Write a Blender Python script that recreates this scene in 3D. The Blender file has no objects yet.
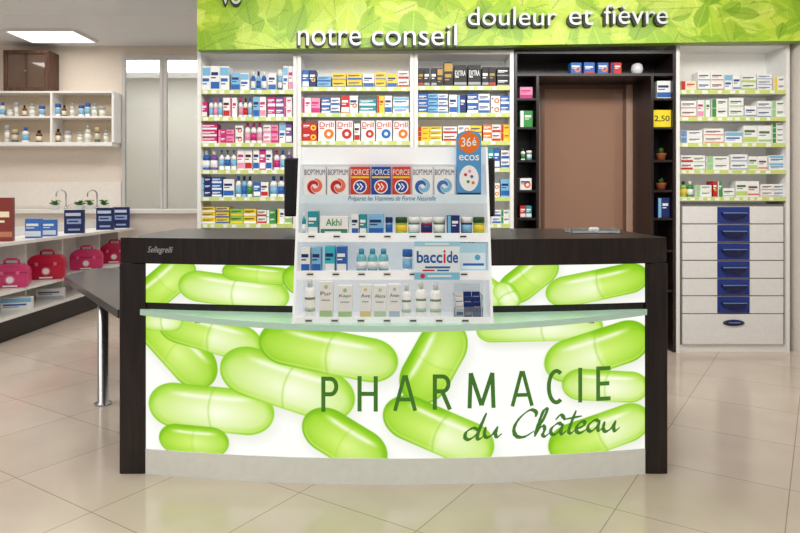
import bpy, math, random
import numpy as np
from mathutils import Vector, Matrix
random.seed(7); rng=np.random.RandomState(5)
scn=bpy.context.scene
scn.view_settings.view_transform='Standard'
F=650.0; HY=196.0; HC=1.3
def PX(px,d): return (px-400.0)*d/F
def PZ(py,d): return HC-(py-HY)*d/F
def s2l(c):
    c=c/255.0
    return c/12.92 if c<=0.04045 else ((c+0.055)/1.055)**2.4
def C(r,g,b): return (s2l(r),s2l(g),s2l(b),1.0)

# ---------------------------------------------------------------- materials
MATS={}
def mat(name,rgb,rough=0.5,metal=0.0,emit=0.0,trans=0.0,noise=0.06,coat=0.0,alpha=1.0,scale=30.0,ior=1.45):
    if name in MATS: return MATS[name]
    m=bpy.data.materials.new(name); m.use_nodes=True
    nt=m.node_tree; b=nt.nodes['Principled BSDF']
    col=C(*rgb)
    b.inputs['Roughness'].default_value=rough; b.inputs['Metallic'].default_value=metal
    b.inputs['IOR'].default_value=ior
    b.inputs['Transmission Weight'].default_value=trans
    b.inputs['Coat Weight'].default_value=coat
    if noise>0:
        tc=nt.nodes.new('ShaderNodeTexCoord'); n=nt.nodes.new('ShaderNodeTexNoise'); n.inputs['Scale'].default_value=scale
        nt.links.new(tc.outputs['Object'],n.inputs['Vector'])
        mx=nt.nodes.new('ShaderNodeMix'); mx.data_type='RGBA'
        mx.inputs['A'].default_value=tuple(v*(1-noise) for v in col[:3])+(1,)
        mx.inputs['B'].default_value=tuple(min(1,v*(1+noise)) for v in col[:3])+(1,)
        nt.links.new(n.outputs['Fac'],mx.inputs['Factor'])
        nt.links.new(mx.outputs['Result'],b.inputs['Base Color'])
    else: b.inputs['Base Color'].default_value=col
    if emit>0:
        b.inputs['Emission Color'].default_value=col; b.inputs['Emission Strength'].default_value=emit
    MATS[name]=m; return m
def wood(name,c1,c2,rough=0.35,stretch=(14,14,1.2)):
    if name in MATS: return MATS[name]
    m=bpy.data.materials.new(name); m.use_nodes=True; nt=m.node_tree; b=nt.nodes['Principled BSDF']
    tc=nt.nodes.new('ShaderNodeTexCoord'); mp=nt.nodes.new('ShaderNodeMapping'); mp.inputs['Scale'].default_value=stretch
    n=nt.nodes.new('ShaderNodeTexNoise'); n.inputs['Scale'].default_value=4; n.inputs['Detail'].default_value=6
    r=nt.nodes.new('ShaderNodeValToRGB'); r.color_ramp.elements[0].position=0.35; r.color_ramp.elements[1].position=0.68
    r.color_ramp.elements[0].color=C(*c1); r.color_ramp.elements[1].color=C(*c2)
    nt.links.new(tc.outputs['Object'],mp.inputs['Vector']); nt.links.new(mp.outputs['Vector'],n.inputs['Vector'])
    nt.links.new(n.outputs['Fac'],r.inputs['Fac']); nt.links.new(r.outputs['Color'],b.inputs['Base Color'])
    b.inputs['Roughness'].default_value=rough
    MATS[name]=m; return m
def attr_mat(name,emit,rough=0.4,base=1.0):
    m=bpy.data.materials.new(name); m.use_nodes=True; nt=m.node_tree; b=nt.nodes['Principled BSDF']
    a=nt.nodes.new('ShaderNodeAttribute'); a.attribute_name='print'
    nt.links.new(a.outputs['Color'],b.inputs['Emission Color']); b.inputs['Emission Strength'].default_value=emit
    mx=nt.nodes.new('ShaderNodeMix'); mx.data_type='RGBA'; mx.inputs['Factor'].default_value=base
    mx.inputs['A'].default_value=(0,0,0,1); nt.links.new(a.outputs['Color'],mx.inputs['B'])
    nt.links.new(mx.outputs['Result'],b.inputs['Base Color'])
    b.inputs['Roughness'].default_value=rough
    return m
def floor_mat():
    m=bpy.data.materials.new('beige_floor_tiles'); m.use_nodes=True; nt=m.node_tree; b=nt.nodes['Principled BSDF']
    tc=nt.nodes.new('ShaderNodeTexCoord'); mp=nt.nodes.new('ShaderNodeMapping')
    mp.inputs['Rotation'].default_value=(0,0,math.radians(33)); mp.inputs['Location'].default_value=(0.12,0.25,0)
    br=nt.nodes.new('ShaderNodeTexBrick'); br.offset=0.0
    br.inputs['Scale'].default_value=1.0; br.inputs['Brick Width'].default_value=0.6; br.inputs['Row Height'].default_value=0.6
    br.inputs['Mortar Size'].default_value=0.0024; br.inputs['Mortar Smooth'].default_value=0.1
    br.inputs['Color1'].default_value=C(217,203,188); br.inputs['Color2'].default_value=C(211,197,182); br.inputs['Mortar'].default_value=C(164,148,134)
    n=nt.nodes.new('ShaderNodeTexNoise'); n.inputs['Scale'].default_value=3; n.inputs['Detail'].default_value=8
    mx=nt.nodes.new('ShaderNodeMix'); mx.data_type='RGBA'; mx.blend_type='MULTIPLY'; mx.inputs['Factor'].default_value=0.32
    r=nt.nodes.new('ShaderNodeValToRGB'); r.color_ramp.elements[0].color=(0.74,0.70,0.67,1); r.color_ramp.elements[1].color=(1,1,1,1)
    r.color_ramp.elements[0].position=0.3; r.color_ramp.elements[1].position=0.65
    nt.links.new(tc.outputs['Object'],mp.inputs['Vector']); nt.links.new(mp.outputs['Vector'],br.inputs['Vector'])
    nt.links.new(tc.outputs['Object'],n.inputs['Vector']); nt.links.new(n.outputs['Fac'],r.inputs['Fac'])
    nt.links.new(br.outputs['Color'],mx.inputs['A']); nt.links.new(r.outputs['Color'],mx.inputs['B'])
    nt.links.new(mx.outputs['Result'],b.inputs['Base Color'])
    bp=nt.nodes.new('ShaderNodeBump'); bp.inputs['Strength'].default_value=0.12; bp.inputs['Distance'].default_value=0.002; bp.invert=True
    nt.links.new(br.outputs['Fac'],bp.inputs['Height']); nt.links.new(bp.outputs['Normal'],b.inputs['Normal'])
    b.inputs['Roughness'].default_value=0.15
    return m
WHITE=mat('white_laminate',(240,239,236),0.4); WENGE=wood('dark_wenge_wood',(18,11,12),(42,28,27),0.32)
CHROME=mat('brushed_chrome',(190,192,195),0.25,1.0,noise=0); BLACK=mat('black_plastic',(18,18,20),0.35)
LIME=mat('lime_price_rail',(206,220,132),0.4); TAG=mat('paper_tag',(245,245,240),0.6)

# ---------------------------------------------------------------- mesh builder
class MB:
    def __init__(s): s.v=[]; s.f=[]; s.mi=[]; s.mats=[]; s.sm=[]
    def m(s,mt):
        if mt not in s.mats: s.mats.append(mt)
        return s.mats.index(mt)
    def add(s,vs,fs,mt,smooth=False):
        o=len(s.v); i=s.m(mt); s.v+=[tuple(v) for v in vs]
        for f in fs: s.f.append(tuple(o+k for k in f)); s.mi.append(i); s.sm.append(smooth)
    def box(s,x0,x1,y0,y1,z0,z1,mt,ch=0.0):
        if ch<=0:
            vs=[(x0,y0,z0),(x1,y0,z0),(x1,y1,z0),(x0,y1,z0),(x0,y0,z1),(x1,y0,z1),(x1,y1,z1),(x0,y1,z1)]
            s.add(vs,[(0,3,2,1),(4,5,6,7),(0,1,5,4),(1,2,6,5),(2,3,7,6),(3,0,4,7)],mt); return
        c=min(ch,(x1-x0)/3,(y1-y0)/3,(z1-z0)/3)
        def ring(i,z):
            return [(x0+i,y0+i+c,z),(x0+i+c,y0+i,z),(x1-i-c,y0+i,z),(x1-i,y0+i+c,z),(x1-i,y1-i-c,z),(x1-i-c,y1-i,z),(x0+i+c,y1-i,z),(x0+i,y1-i-c,z)]
        vs=ring(c*0.7,z0)+ring(0,z0+c)+ring(0,z1-c)+ring(c*0.7,z1)
        fs=[tuple(reversed(range(8))),tuple(range(24,32))]
        for k in range(3):
            for j in range(8): fs.append((k*8+j,k*8+(j+1)%8,(k+1)*8+(j+1)%8,(k+1)*8+j))
        s.add(vs,fs,mt)
    def rect(s,x0,x1,z0,z1,y,mt): s.add([(x0,y,z0),(x1,y,z0),(x1,y,z1),(x0,y,z1)],[(0,1,2,3)],mt)
    def disc(s,cx,cz,r,y,mt,n=18,rz=None):
        rz=rz or r
        s.add([(cx+r*math.cos(2*math.pi*k/n),y,cz+rz*math.sin(2*math.pi*k/n)) for k in range(n)],[tuple(range(n))],mt)
    def ribbon(s,pts,ws,y,mt):
        vs=[];fs=[]; pts=[np.array(p,float) for p in pts]
        for i,p in enumerate(pts):
            t=pts[min(i+1,len(pts)-1)]-pts[max(i-1,0)]; L=np.hypot(*t)+1e-9; nx,nz=-t[1]/L,t[0]/L
            w=ws[i] if hasattr(ws,'__len__') else ws
            for sg in (1,-1):
                X=p[0]+sg*nx*w; vs.append((X,y(X) if callable(y) else y,p[1]+sg*nz*w))
        for i in range(len(pts)-1): fs.append((2*i,2*i+1,2*i+3,2*i+2))
        s.add(vs,fs,mt)
    def lathe(s,prof,mt,cx=0,cy=0,cz=0,n=20,axis='z',sy=1.0):
        vs=[];fs=[]
        for r,z in prof:
            for k in range(n):
                a=2*math.pi*k/n; x=r*math.cos(a); y=r*math.sin(a)*sy
                if axis=='z': vs.append((cx+x,cy+y,cz+z))
                elif axis=='y': vs.append((cx+x,cy-z,cz+y))
                else: vs.append((cx+z,cy+x,cz+y))
        L=len(prof)
        for i in range(L-1):
            for k in range(n): fs.append((i*n+k,i*n+(k+1)%n,(i+1)*n+(k+1)%n,(i+1)*n+k))
        fs.append(tuple(reversed(range(n)))); fs.append(tuple((L-1)*n+k for k in range(n)))
        s.add(vs,fs,mt,True)
    def prism(s,pts,z0,z1,mt):
        n=len(pts)
        vs=[(x,y,z0) for x,y in pts]+[(x,y,z1) for x,y in pts]
        fs=[tuple(reversed(range(n))),tuple(range(n,2*n))]+[(k,(k+1)%n,n+(k+1)%n,n+k) for k in range(n)]
        s.add(vs,fs,mt)
    def prism_x(s,pts,x0,x1,mt): # pts (y,z)
        n=len(pts)
        vs=[(x0,y,z) for y,z in pts]+[(x1,y,z) for y,z in pts]
        fs=[tuple(reversed(range(n))),tuple(range(n,2*n))]+[(k,(k+1)%n,n+(k+1)%n,n+k) for k in range(n)]
        s.add(vs,fs,mt)
    def prism_y(s,pts,y0,y1,mt): # pts (x,z) ccw seen from front
        n=len(pts)
        vs=[(x,y0,z) for x,z in pts]+[(x,y1,z) for x,z in pts]
        fs=[tuple(range(n)),tuple(reversed(range(n,2*n)))]+[((k+1)%n,k,n+k,n+(k+1)%n) for k in range(n)]
        s.add(vs,fs,mt)
    def tube(s,path,r,mt,n=10):
        vs=[];fs=[];P=[Vector(p) for p in path]
        for i,p in enumerate(P):
            t=(P[min(i+1,len(P)-1)]-P[max(i-1,0)]).normalized()
            u=t.orthogonal().normalized() if i==0 else (u-t*u.dot(t)).normalized()
            w=t.cross(u)
            for k in range(n):
                a=2*math.pi*k/n; vs.append(p+(u*math.cos(a)+w*math.sin(a))*r)
        for i in range(len(P)-1):
            for k in range(n): fs.append((i*n+k,i*n+(k+1)%n,(i+1)*n+(k+1)%n,(i+1)*n+k))
        fs.append(tuple(reversed(range(n)))); fs.append(tuple((len(P)-1)*n+k for k in range(n)))
        s.add(vs,fs,mt,True)
    def mesh(s,name,origin=(0,0,0)):
        me=bpy.data.meshes.new(name)
        me.from_pydata([(v[0]-origin[0],v[1]-origin[1],v[2]-origin[2]) for v in s.v],[],s.f)
        for mt in s.mats: me.materials.append(mt)
        me.polygons.foreach_set('material_index',s.mi); me.polygons.foreach_set('use_smooth',s.sm)
        me.update(); 
        return me
def link(o): scn.collection.objects.link(o); return o
def fix(o,label=None,cat=None,group=None,kind=None):
    if label: o['label']=label
    if cat: o['category']=cat
    if group: o['group']=group
    if kind: o['kind']=kind
    return o
def link_at(o,loc): o.location=loc; return link(o)
def top(name,mb,label,cat,origin=(0,0,0),group=None):
    return fix(link_at(bpy.data.objects.new(name,mb.mesh(name,origin)),origin),label,cat,group)
def thing(name,label,cat,origin,group=None,rot=0):
    o=bpy.data.objects.new(name,None); o.empty_display_size=0.1; o.location=origin; o.rotation_euler=(0,0,rot); link(o)
    return fix(o,label,cat,group)
def part(par,name,mb,label=None,world=True):
    org=tuple(par.location) if world else (0,0,0)
    if par.parent and world: org=tuple(Vector(par.location)+Vector(par.parent.location))
    o=bpy.data.objects.new(name,mb.mesh(name,org)); link(o); o.parent=par
    if label: o['label']=label
    return o
def struct(name,mb):
    o=bpy.data.objects.new(name,mb.mesh(name)); link(o); o['kind']='structure'; return o

# ---------------------------------------------------------------- text
TC={}
def text_geo(s,offset=0.0,extrude=0.0,shear=0.0):
    k=(s,offset,extrude,shear)
    if k in TC: return TC[k]
    cu=bpy.data.curves.new('t','FONT'); cu.body=s; cu.offset=offset; cu.extrude=extrude; cu.shear=shear; cu.resolution_u=6
    ob=bpy.data.objects.new('t',cu); link(ob); bpy.context.view_layer.update()
    me=bpy.data.meshes.new_from_object(ob)
    vs=np.array([v.co[:] for v in me.vertices]); fs=[tuple(p.vertices) for p in me.polygons]
    bpy.data.objects.remove(ob); bpy.data.meshes.remove(me); bpy.data.curves.remove(cu)
    TC[k]=(vs,fs); return TC[k]
def put_text(mb,s,x0,x1,z0,z1,yf,mt,offset=0.0,depth=0.0,shear=0.0,tilt=0.0):
    vs,fs=text_geo(s,offset,0.05 if depth>0 else 0.0,shear)
    a=vs.min(0); b=vs.max(0); out=[]
    for v in vs:
        x=x0+(v[0]-a[0])/(b[0]-a[0])*(x1-x0); z=z0+(v[1]-a[1])/(b[1]-a[1])*(z1-z0)+tilt*(x-x0)
        y=yf(x) if callable(yf) else yf
        if depth>0: y=y-depth*((v[2]-a[2])/(b[2]-a[2]))
        out.append((x,y,z))
    mb.add(out,fs,mt)

# ---------------------------------------------------------------- ROOM
BD=5.4 # back shelving front plane
fm=floor_mat(); WALL=mat('warm_white_wall_paint',(230,222,213),0.7); WG=mat('cream_wall_paint',(230,219,206),0.6)
CEIL=mat('white_ceiling_paint',(228,230,233),0.8)
mb=MB(); mb.box(-7,5,-2.5,11.6,-0.05,0,fm); struct('floor',mb)
gx0,gx1=PX(122,9.15),PX(212,9.15)
mb=MB(); mb.box(-7,gx0,9.2,9.3,0,3.6,WG); mb.box(gx1,5,9.2,9.3,0,3.6,WG); mb.box(gx0,gx1,9.2,9.3,3.27,3.6,WG); struct('wall_back',mb)
mb=MB(); mb.box(-7,-1,11.4,11.5,0,3.6,mat('far_room_wall',(226,220,212),.6)); struct('wall_far',mb)
mb=MB(); mb.box(-7.0,-6.9,-2.5,11.4,0,3.6,WALL); struct('wall_left',mb)
mb=MB(); mb.box(3.28,3.4,-2.5,5.9,0,3.6,WALL); struct('wall_right',mb)
mb=MB(); mb.box(-1.68,1.0,5.86,5.96,0,3.4,WALL); mb.box(2.2,3.28,5.86,5.96,0,3.4,WALL); mb.box(1.0,2.2,5.86,5.96,2.45,3.4,WALL); struct('wall_middle',mb)
# glossy brown door panel with paler jamb inside the dark frame
BR=mat('glossy_tan_brown_panel',(166,128,106),0.09,noise=.05,scale=2,coat=.6)
BR2=mat('paler_brown_jamb',(200,164,142),0.3)
EDG=mat('brown_edge_strip',(116,86,70),.3)
xj=PX(626,5.86)
mb=MB(); mb.box(1.01,xj-.004,5.862,5.9,0,2.44,BR); mb.box(xj-.03,xj-.004,5.85,5.8615,0,2.44,EDG); mb.box(PX(541,5.86),PX(541,5.86)+.03,5.85,5.8615,0,2.44,EDG); mb.box(PX(541,5.86)+.031,xj-.031,5.85,5.8615,2.26,2.29,EDG); mb.box(xj,2.19,5.852,5.9,0,2.44,BR2); struct('door_2',mb)
mb=MB(); mb.box(-7,5,6.0,11.5,3.42,3.5,CEIL); struct('ceiling',mb)
SOF=mat('glossy_soffit_white',(222,226,231),0.2,noise=.02)
mb=MB(); mb.box(-6.9,3.28,-2.5,6.05,2.98,3.42,SOF); struct('trim_2',mb)
# glazed partition of the back room (real glass, room behind)
FG=mat('clear_partition_glass',(236,243,241),0.03,trans=.88,noise=0); FRM=mat('pale_door_frame',(196,194,190),.4)
def pane(a,b,nm):
    mb=MB(); mb.box(a+.045,b-.045,9.165,9.175,0.1,3.22,FG)
    for p,q,c,d in ((a,a+.045,0,3.27),(b-.045,b,0,3.27),(a+.045,b-.045,3.22,3.27),(a+.045,b-.045,0,.1)): mb.box(p,q,9.14,9.198,c,d,FRM)
    struct(nm,mb)
pane(gx0,PX(163,9.15),'door_1'); pane(PX(163.5,9.15),gx1,'door_3')

# ---------------------------------------------------------------- CAPSULE PRINTS
def grid_print(name,img,fx,parent,matr):
    H,W,_=img.shape
    u=np.linspace(0,1,W); v=np.linspace(0,1,H)
    X=fx['x0']+(fx['x1']-fx['x0'])*u
    XX=np.repeat(X[None,:],H,0)
    zt=fx['ztop'](X) if callable(fx['ztop']) else np.full(W,fx['ztop']); zb=fx['zbot'](X) if callable(fx['zbot']) else np.full(W,fx['zbot'])
    ZZ=zt[None,:]+(zb-zt)[None,:]*v[:,None]
    Y=fx['y'](X); YY=np.repeat(np.broadcast_to(Y,(W,))[None,:],H,0)
    co=np.stack([XX,YY,ZZ],-1).reshape(-1,3)-np.array(fx['org'])
    me=bpy.data.meshes.new(name)
    nF=(H-1)*(W-1); me.vertices.add(H*W); me.vertices.foreach_set('co',co.ravel())
    i=np.arange(H*W).reshape(H,W)
    q=np.stack([i[1:,:-1],i[1:,1:],i[:-1,1:],i[:-1,:-1]],-1).reshape(-1)
    me.loops.add(nF*4); me.loops.foreach_set('vertex_index',q.astype(np.int32))
    me.polygons.add(nF); me.polygons.foreach_set('loop_start',np.arange(0,nF*4,4,dtype=np.int32))
    me.update(calc_edges=True); me.validate()
    c=np.clip(img,0,255)/255.0; c=np.where(c<=0.04045,c/12.92,((c+0.055)/1.055)**2.4)
    rgba=np.concatenate([c,np.ones((H,W,1))],-1).reshape(-1).astype(np.float32)
    at=me.color_attributes.new('print','FLOAT_COLOR','POINT'); at.data.foreach_set('color',rgba)
    me.materials.append(matr)
    o=bpy.data.objects.new(name,me); link(o); o.parent=parent; return o
def mixc(a,b,w):
    return a*(1-w)+np.array(b,float)*w
def paint_caps(px0,px1,py0,py1,caps,s=2):
    W=int((px1-px0)*s); H=int((py1-py0)*s)
    xs=np.linspace(px0,px1,W); ys=np.linspace(py0,py1,H); X,Y=np.meshgrid(xs,ys)
    img=np.zeros((H,W,3)); img[:]=(253,254,250)
    def sd(cx,cy,a,L,r):
        dx,dy=X-cx,Y-cy; ca,sa=math.cos(a),math.sin(a)
        u=dx*ca+dy*sa; v=-dx*sa+dy*ca
        h=max(L/2-r*1.2,0.1); uc=np.clip(u,-h,h)
        return np.hypot((u-uc)/1.2,v),u,v,L/2
    for cx,cy,L,r,deg,kind in caps:
        a=math.radians(deg)
        d,u,v,h=sd(cx+2,cy+6,a,L,r)
        k=np.clip(1-(d-r*0.7)/(r*0.65),0,1)[...,None]*0.34
        img=mixc(img,(198,204,176),k)
    for cx,cy,L,r,deg,kind in caps:
        a=math.radians(deg); d,u,v,h=sd(cx,cy,a,L,r)
        t=np.clip(d/r,0,1); m=np.clip((r-d)*0.9+0.5,0,1)[...,None]
        vv=v*math.copysign(1,math.cos(a)); n=vv/r
        dd=np.hypot(u/(h*1.0),(n-.15)/.95)
        core=np.clip(1-dd,0,1)**.6
        col=np.zeros(X.shape+(3,)); col[:]=(140,204,16.)
        col=mixc(col,(104,174,4),(np.clip((t-0.72)/0.28,0,1)**1.5)[...,None]*.85)
        col=mixc(col,(214,244,118),core[...,None]*.95)
        pc=np.zeros(X.shape+(3,)); pc[:]=(196,232,108.)
        pc=mixc(pc,(132,202,18),(np.clip((t-0.66)/0.34,0,1)**1.3)[...,None]*.9)
        pc=mixc(pc,(253,255,236),core[...,None])
        sm=np.clip(u/(0.10*L)+.5,0,1)
        w={'G':.04+.22*sm,'R':.12+.72*sm,'L':.84-.72*sm,'P':.78+.2*sm}[kind][...,None]
        col=col*(1-w)+pc*w
        rim=np.exp(-((t-.88)/.05)**2)*np.clip(n,0,1)
        col=mixc(col,(222,247,136),rim[...,None]*.6)
        hl=np.exp(-((n+0.5+.12*(u/h)**2)/0.11)**2)*np.clip((h*.72-np.abs(u))/(0.3*h),0,1)
        col=mixc(col,(253,255,240),hl[...,None]*0.8)
        su=u-0.03*L+0.25*r*(1-n*n); seam=np.exp(-(su/1.1)**2)[...,None]*(.16 if kind=='G' else .34)
        col=mixc(col,(124,190,30),seam)
        img=img*(1-m)+col*m
    return img
low=[(181,350,102,23,46,'G'),(214,336,108,18,14,'R'),(215,412,128,23,3,'P'),(291,384,136,25,17,'P'),(331,351,136,22,11,'R'),
     (198,445,72,15,2,'G'),(347,440,90,22,32,'G'),(432,361,90,24,-62,'G'),(437,430,114,22,25,'R'),
     (536,329,126,13,0,'P'),(594,354,112,22,-16,'L'),(602,390,90,16,6,'P'),(596,438,108,20,-16,'R'),(165,324,44,10,0,'P')]
upp=[(168,281,78,19,-44,'G'),(238,288,112,18,8,'P'),(262,268,70,10,6,'G'),(330,282,90,19,20,'G'),(400,284,96,18,-10,'R'),(470,280,70,18,40,'P'),
     (524,273,70,18,-42,'G'),(594,282,108,18,-12,'L'),(503,292,34,11,60,'P')]
# ---------------------------------------------------------------- COUNTER
CX=-0.03
def yb(x): return 2.93+0.14*((x-CX)/1.28)**2
def yg(x): return 2.64+0.38*((x-CX)/1.17)**2
counter=thing('pharmacy_counter','dark wood service counter with backlit capsule print and curved glass ledge','counter',(0,3.3,0))
def arcprism(x0,x1,fy,yback,z0,z1,mt,n=48):
    m=MB(); xs=[x0+(x1-x0)*k/n for k in range(n+1)]
    pts=[(x,fy(x)) for x in xs]+([(x,yback(x)) for x in reversed(xs)] if callable(yback) else [(x1,yback),(x0,yback)])
    m.prism(pts,z0,z1,mt); return m
part(counter,'countertop',arcprism(-1.313,1.252,lambda x:yb(x)-0.018,3.9,0.988,1.105,WENGE),'dark wenge countertop with curved front')
m=arcprism(-1.19,1.148,lambda x:yb(x)+0.004,3.6,0.0,0.986,WENGE); part(counter,'body',m)
for a,b in ((-1.313,-1.192),(1.15,1.252)):
    m=MB(); m.box(a,b,3.04,3.75,0,0.986,WENGE,0.003); part(counter,'side_panel',m)
GLOW=attr_mat('backlit_capsule_print',0.97,0.3,0.08)
o=grid_print('upper_light_panel',paint_caps(148,643,258,304,upp),dict(x0=-1.19,x1=1.148,ztop=0.984,zbot=0.802,y=lambda x:yb(x)-0.001,org=counter.location),counter,GLOW); o['label']='backlit print of green capsules'
o=grid_print('lower_light_panel',paint_caps(148,643,318,457,low),dict(x0=-1.19,x1=1.148,ztop=0.745,zbot=0.118,y=lambda x:yb(x)-0.001,org=counter.location),counter,GLOW); o['label']='backlit print of green capsules with shop lettering'
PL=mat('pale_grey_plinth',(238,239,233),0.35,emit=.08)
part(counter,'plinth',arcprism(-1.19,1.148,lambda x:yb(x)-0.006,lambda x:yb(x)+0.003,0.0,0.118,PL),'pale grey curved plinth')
GL=mat('frosted_green_glass',(206,236,222),0.3,0,0.10,0.65,noise=0)  # slight emission added to brighten the ledge, the glass is no lamp
part(counter,'glass_ledge',arcprism(-1.21,1.15,yg,lambda x:min(yb(x)-0.003,3.035),0.747,0.7725,GL),'frosted greenish glass ledge')
GLE=mat('green_glass_edge',(182,214,196),0.2,noise=0,emit=0.2)  # glow put into the edge colour to lighten it
part(counter,'ledge_edge',arcprism(-1.21,1.15,lambda x:yg(x)-0.002,lambda x:yg(x)-0.0003,0.747,0.7725,GLE),'pale green polished glass edge')
for x in (-0.9,-0.3,0.3,0.85):
    m=MB(); m.box(x-0.012,x+0.012,yb(x)-0.2+0.1*abs(x),yb(x)-0.003,0.735,0.7465,CHROME,0.002); part(counter,'ledge_bracket',m,'chrome bracket')
# lettering: condensed sans capitals drawn as strokes
DG=mat('mid_green_lettering',(68,124,42),0.5,noise=0,emit=.4)  # glow added so the lettering is not left dark by room light
LD=2.96
zc0,zc1=PZ(410,LD),PZ(375,LD)
def arc(cx,cz,rx,rz,a0,a1,n=14): return [(cx+rx*math.cos(math.radians(a0+(a1-a0)*k/n)),cz+rz*math.sin(math.radians(a0+(a1-a0)*k/n))) for k in range(n+1)]
LET={'P':[[(0,0),(0,1)],[(0,.94),(.5,.94)]+arc(.5,.72,.42,.22,90,-90)+[(0,.5)]],
'H':[[(0,0),(0,1)],[(1,0),(1,1)],[(0,.5),(1,.5)]],
'A':[[(0,0),(.47,1)],[(1,0),(.53,1)],[(.2,.32),(.8,.32)],[(.38,.95),(.62,.95)]],
'R':[[(0,0),(0,1)],[(0,.94),(.5,.94)]+arc(.5,.73,.4,.21,90,-90)+[(0,.52)],[(.5,.51),(1,0)]],
'M':[[(0,0),(.05,1)],[(.05,1),(.5,.08)],[(.5,.08),(.95,1)],[(.95,1),(1,0)]],
'C':[arc(.58,.5,.56,.45,55,305,24)],
'I':[[(0,0),(0,1)]],
'E':[[(0,0),(0,1)],[(0,.94),(.95,.94)],[(0,.5),(.85,.5)],[(0,.06),(.95,.06)]]}
for ch,cx,w in (('P',331,14),('H',368,16),('A',405,20),('R',442,15),('M',481,24),('A',522,20),('C',556,14),('I',582,0),('E',608,14)):
    m=MB(); lift=(cx-331)*0.00010
    for k,st in enumerate(LET[ch]):
        pts=[(PX(cx-w/2,LD)+p[0]*w*LD/F,zc0+lift+p[1]*(zc1-zc0)) for p in st]
        m.ribbon(pts,0.0094 if ch!='A' else 0.0086,lambda x,k=k:yb(x)-0.004-.0002*k,DG)
    part(counter,'letter',m,'mid green capital letter')
SC={'d':([[(.95,.8),(.55,1.02),(.12,.7),(.08,.2),(.38,0),(.8,.35),(1.02,.95),(1.3,2.35)],[(1.3,2.35),(1.02,1.0),(.95,.2),(1.1,0),(1.4,.25)]],1.45),
'u':([[(0,.95),(-.02,.3),(.2,0),(.58,.25),(.85,.95)],[(.85,.95),(.78,.3),(.95,0),(1.25,.3)]],1.25),
'C':([[(1.5,1.75),(1.48,2.2),(1.0,2.4),(.35,1.7),(.08,.8),(.35,.1),(.95,0),(1.6,.5)]],1.6),
'h':([[(0,.3),(.45,1.4),(.66,2.4),(.42,2.35),(.2,1.2),(.08,0)],[(.1,.1),(.3,.7),(.6,.95),(.72,.6),(.65,.15),(.85,0),(1.15,.3)]],1.15),
'a':([[(.85,.82),(.5,1.0),(.1,.6),(.1,.15),(.4,0),(.75,.4),(.9,.95)],[(.9,.95),(.82,.3),(.95,0),(1.25,.3)]],1.25),
'^':([[(.25,1.4),(.6,1.85),(.98,1.35)]],0),
't':([[(.45,2.05),(.25,1.0),(.15,.2),(.35,0),(.65,.3)],[(-.3,1.3),(.95,1.5)]],.65),
'e':([[(.05,.4),(.5,.6),(.6,.9),(.35,1.02),(.05,.6),(.1,.15),(.4,0),(.85,.3)]],.85),' ':([],.7)}
def cat(P,n=7):
    P=[P[0]]+list(P)+[P[-1]]; out=[]
    for i in range(1,len(P)-2):
        for k in range(n):
            t=k/n; a,b,c,d=[np.array(P[i+j],float) for j in (-1,0,1,2)]
            out.append(0.5*((2*b)+(-a+c)*t+(2*a-5*b+4*c-d)*t*t+(-a+3*b-3*c+d)*t**3))
    out.append(np.array(P[-2],float)); return out
def script_text(mb,s,x0,x1,z0,zscale,yf,mt,hw):
    tot=sum(SC[c][1] for c in s); sx=(x1-x0)/(tot+0.3); pen=0.0; rr=random.Random(3)
    for c in s:
        jz=rr.uniform(-.005,.005)
        for st in SC[c][0]:
            pts=[np.array((x0+(p[0]+pen+0.14*p[1])*sx,z0+jz+p[1]*zscale+.012*(p[0]+pen)/tot)) for p in cat(st)]
            ws=[]
            for i,p in enumerate(pts):
                t=pts[min(i+1,len(pts)-1)]-pts[max(i-1,0)]; L=np.hypot(*t)+1e-9
                e=min(1,(i+1)/5,(len(pts)-i)/5); ang=abs(math.sin(math.atan2(t[1],t[0])-math.radians(35)))
                ws.append(hw*(0.4+0.85*ang)*(.35+.65*e)*rr.uniform(.85,1.15))
            mb.ribbon(pts,ws,yf,mt)
        pen+=SC[c][1]
m=MB(); script_text(m,'du Ch^ateau',PX(463,LD),PX(628,LD),PZ(437,LD),0.050,lambda x:yb(x)-0.0045,DG,0.0078)
part(counter,'script_lettering',m,'green handwritten script')
SILV=mat('silver_print',(200,200,200),0.3,0.6,noise=0)
m=MB(); put_text(m,'Sellegrelli',PX(149,3.04),PX(176,3.04),PZ(254,3.04),PZ(246,3.04),lambda x:yb(x)-0.0195,SILV,offset=0.005,shear=0.35); part(counter,'maker_logo',m,'small silver script logo')

# side desk
DESK=mat('dark_grey_desk_laminate',(50,46,49),0.22)
desk=thing('side_desk','low dark grey desk top on chrome leg joined beside counter','desk',(-1.8,4.2,0))
m=MB(); m.prism([(-2.48,4.80),(-1.46,3.36),(-1.318,3.36),(-1.318,5.3),(-2.48,5.3)],0.668,0.712,DESK); part(desk,'desk_top',m)
for lx,ly in ((-1.855,4.06),(-1.5,4.95)):
    m=MB(); m.lathe([(0.05,0),(0.05,0.01),(0.032,0.014),(0.032,0.667)],CHROME,lx,ly,0,24); part(desk,'leg',m,'chrome tubular leg')

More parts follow.
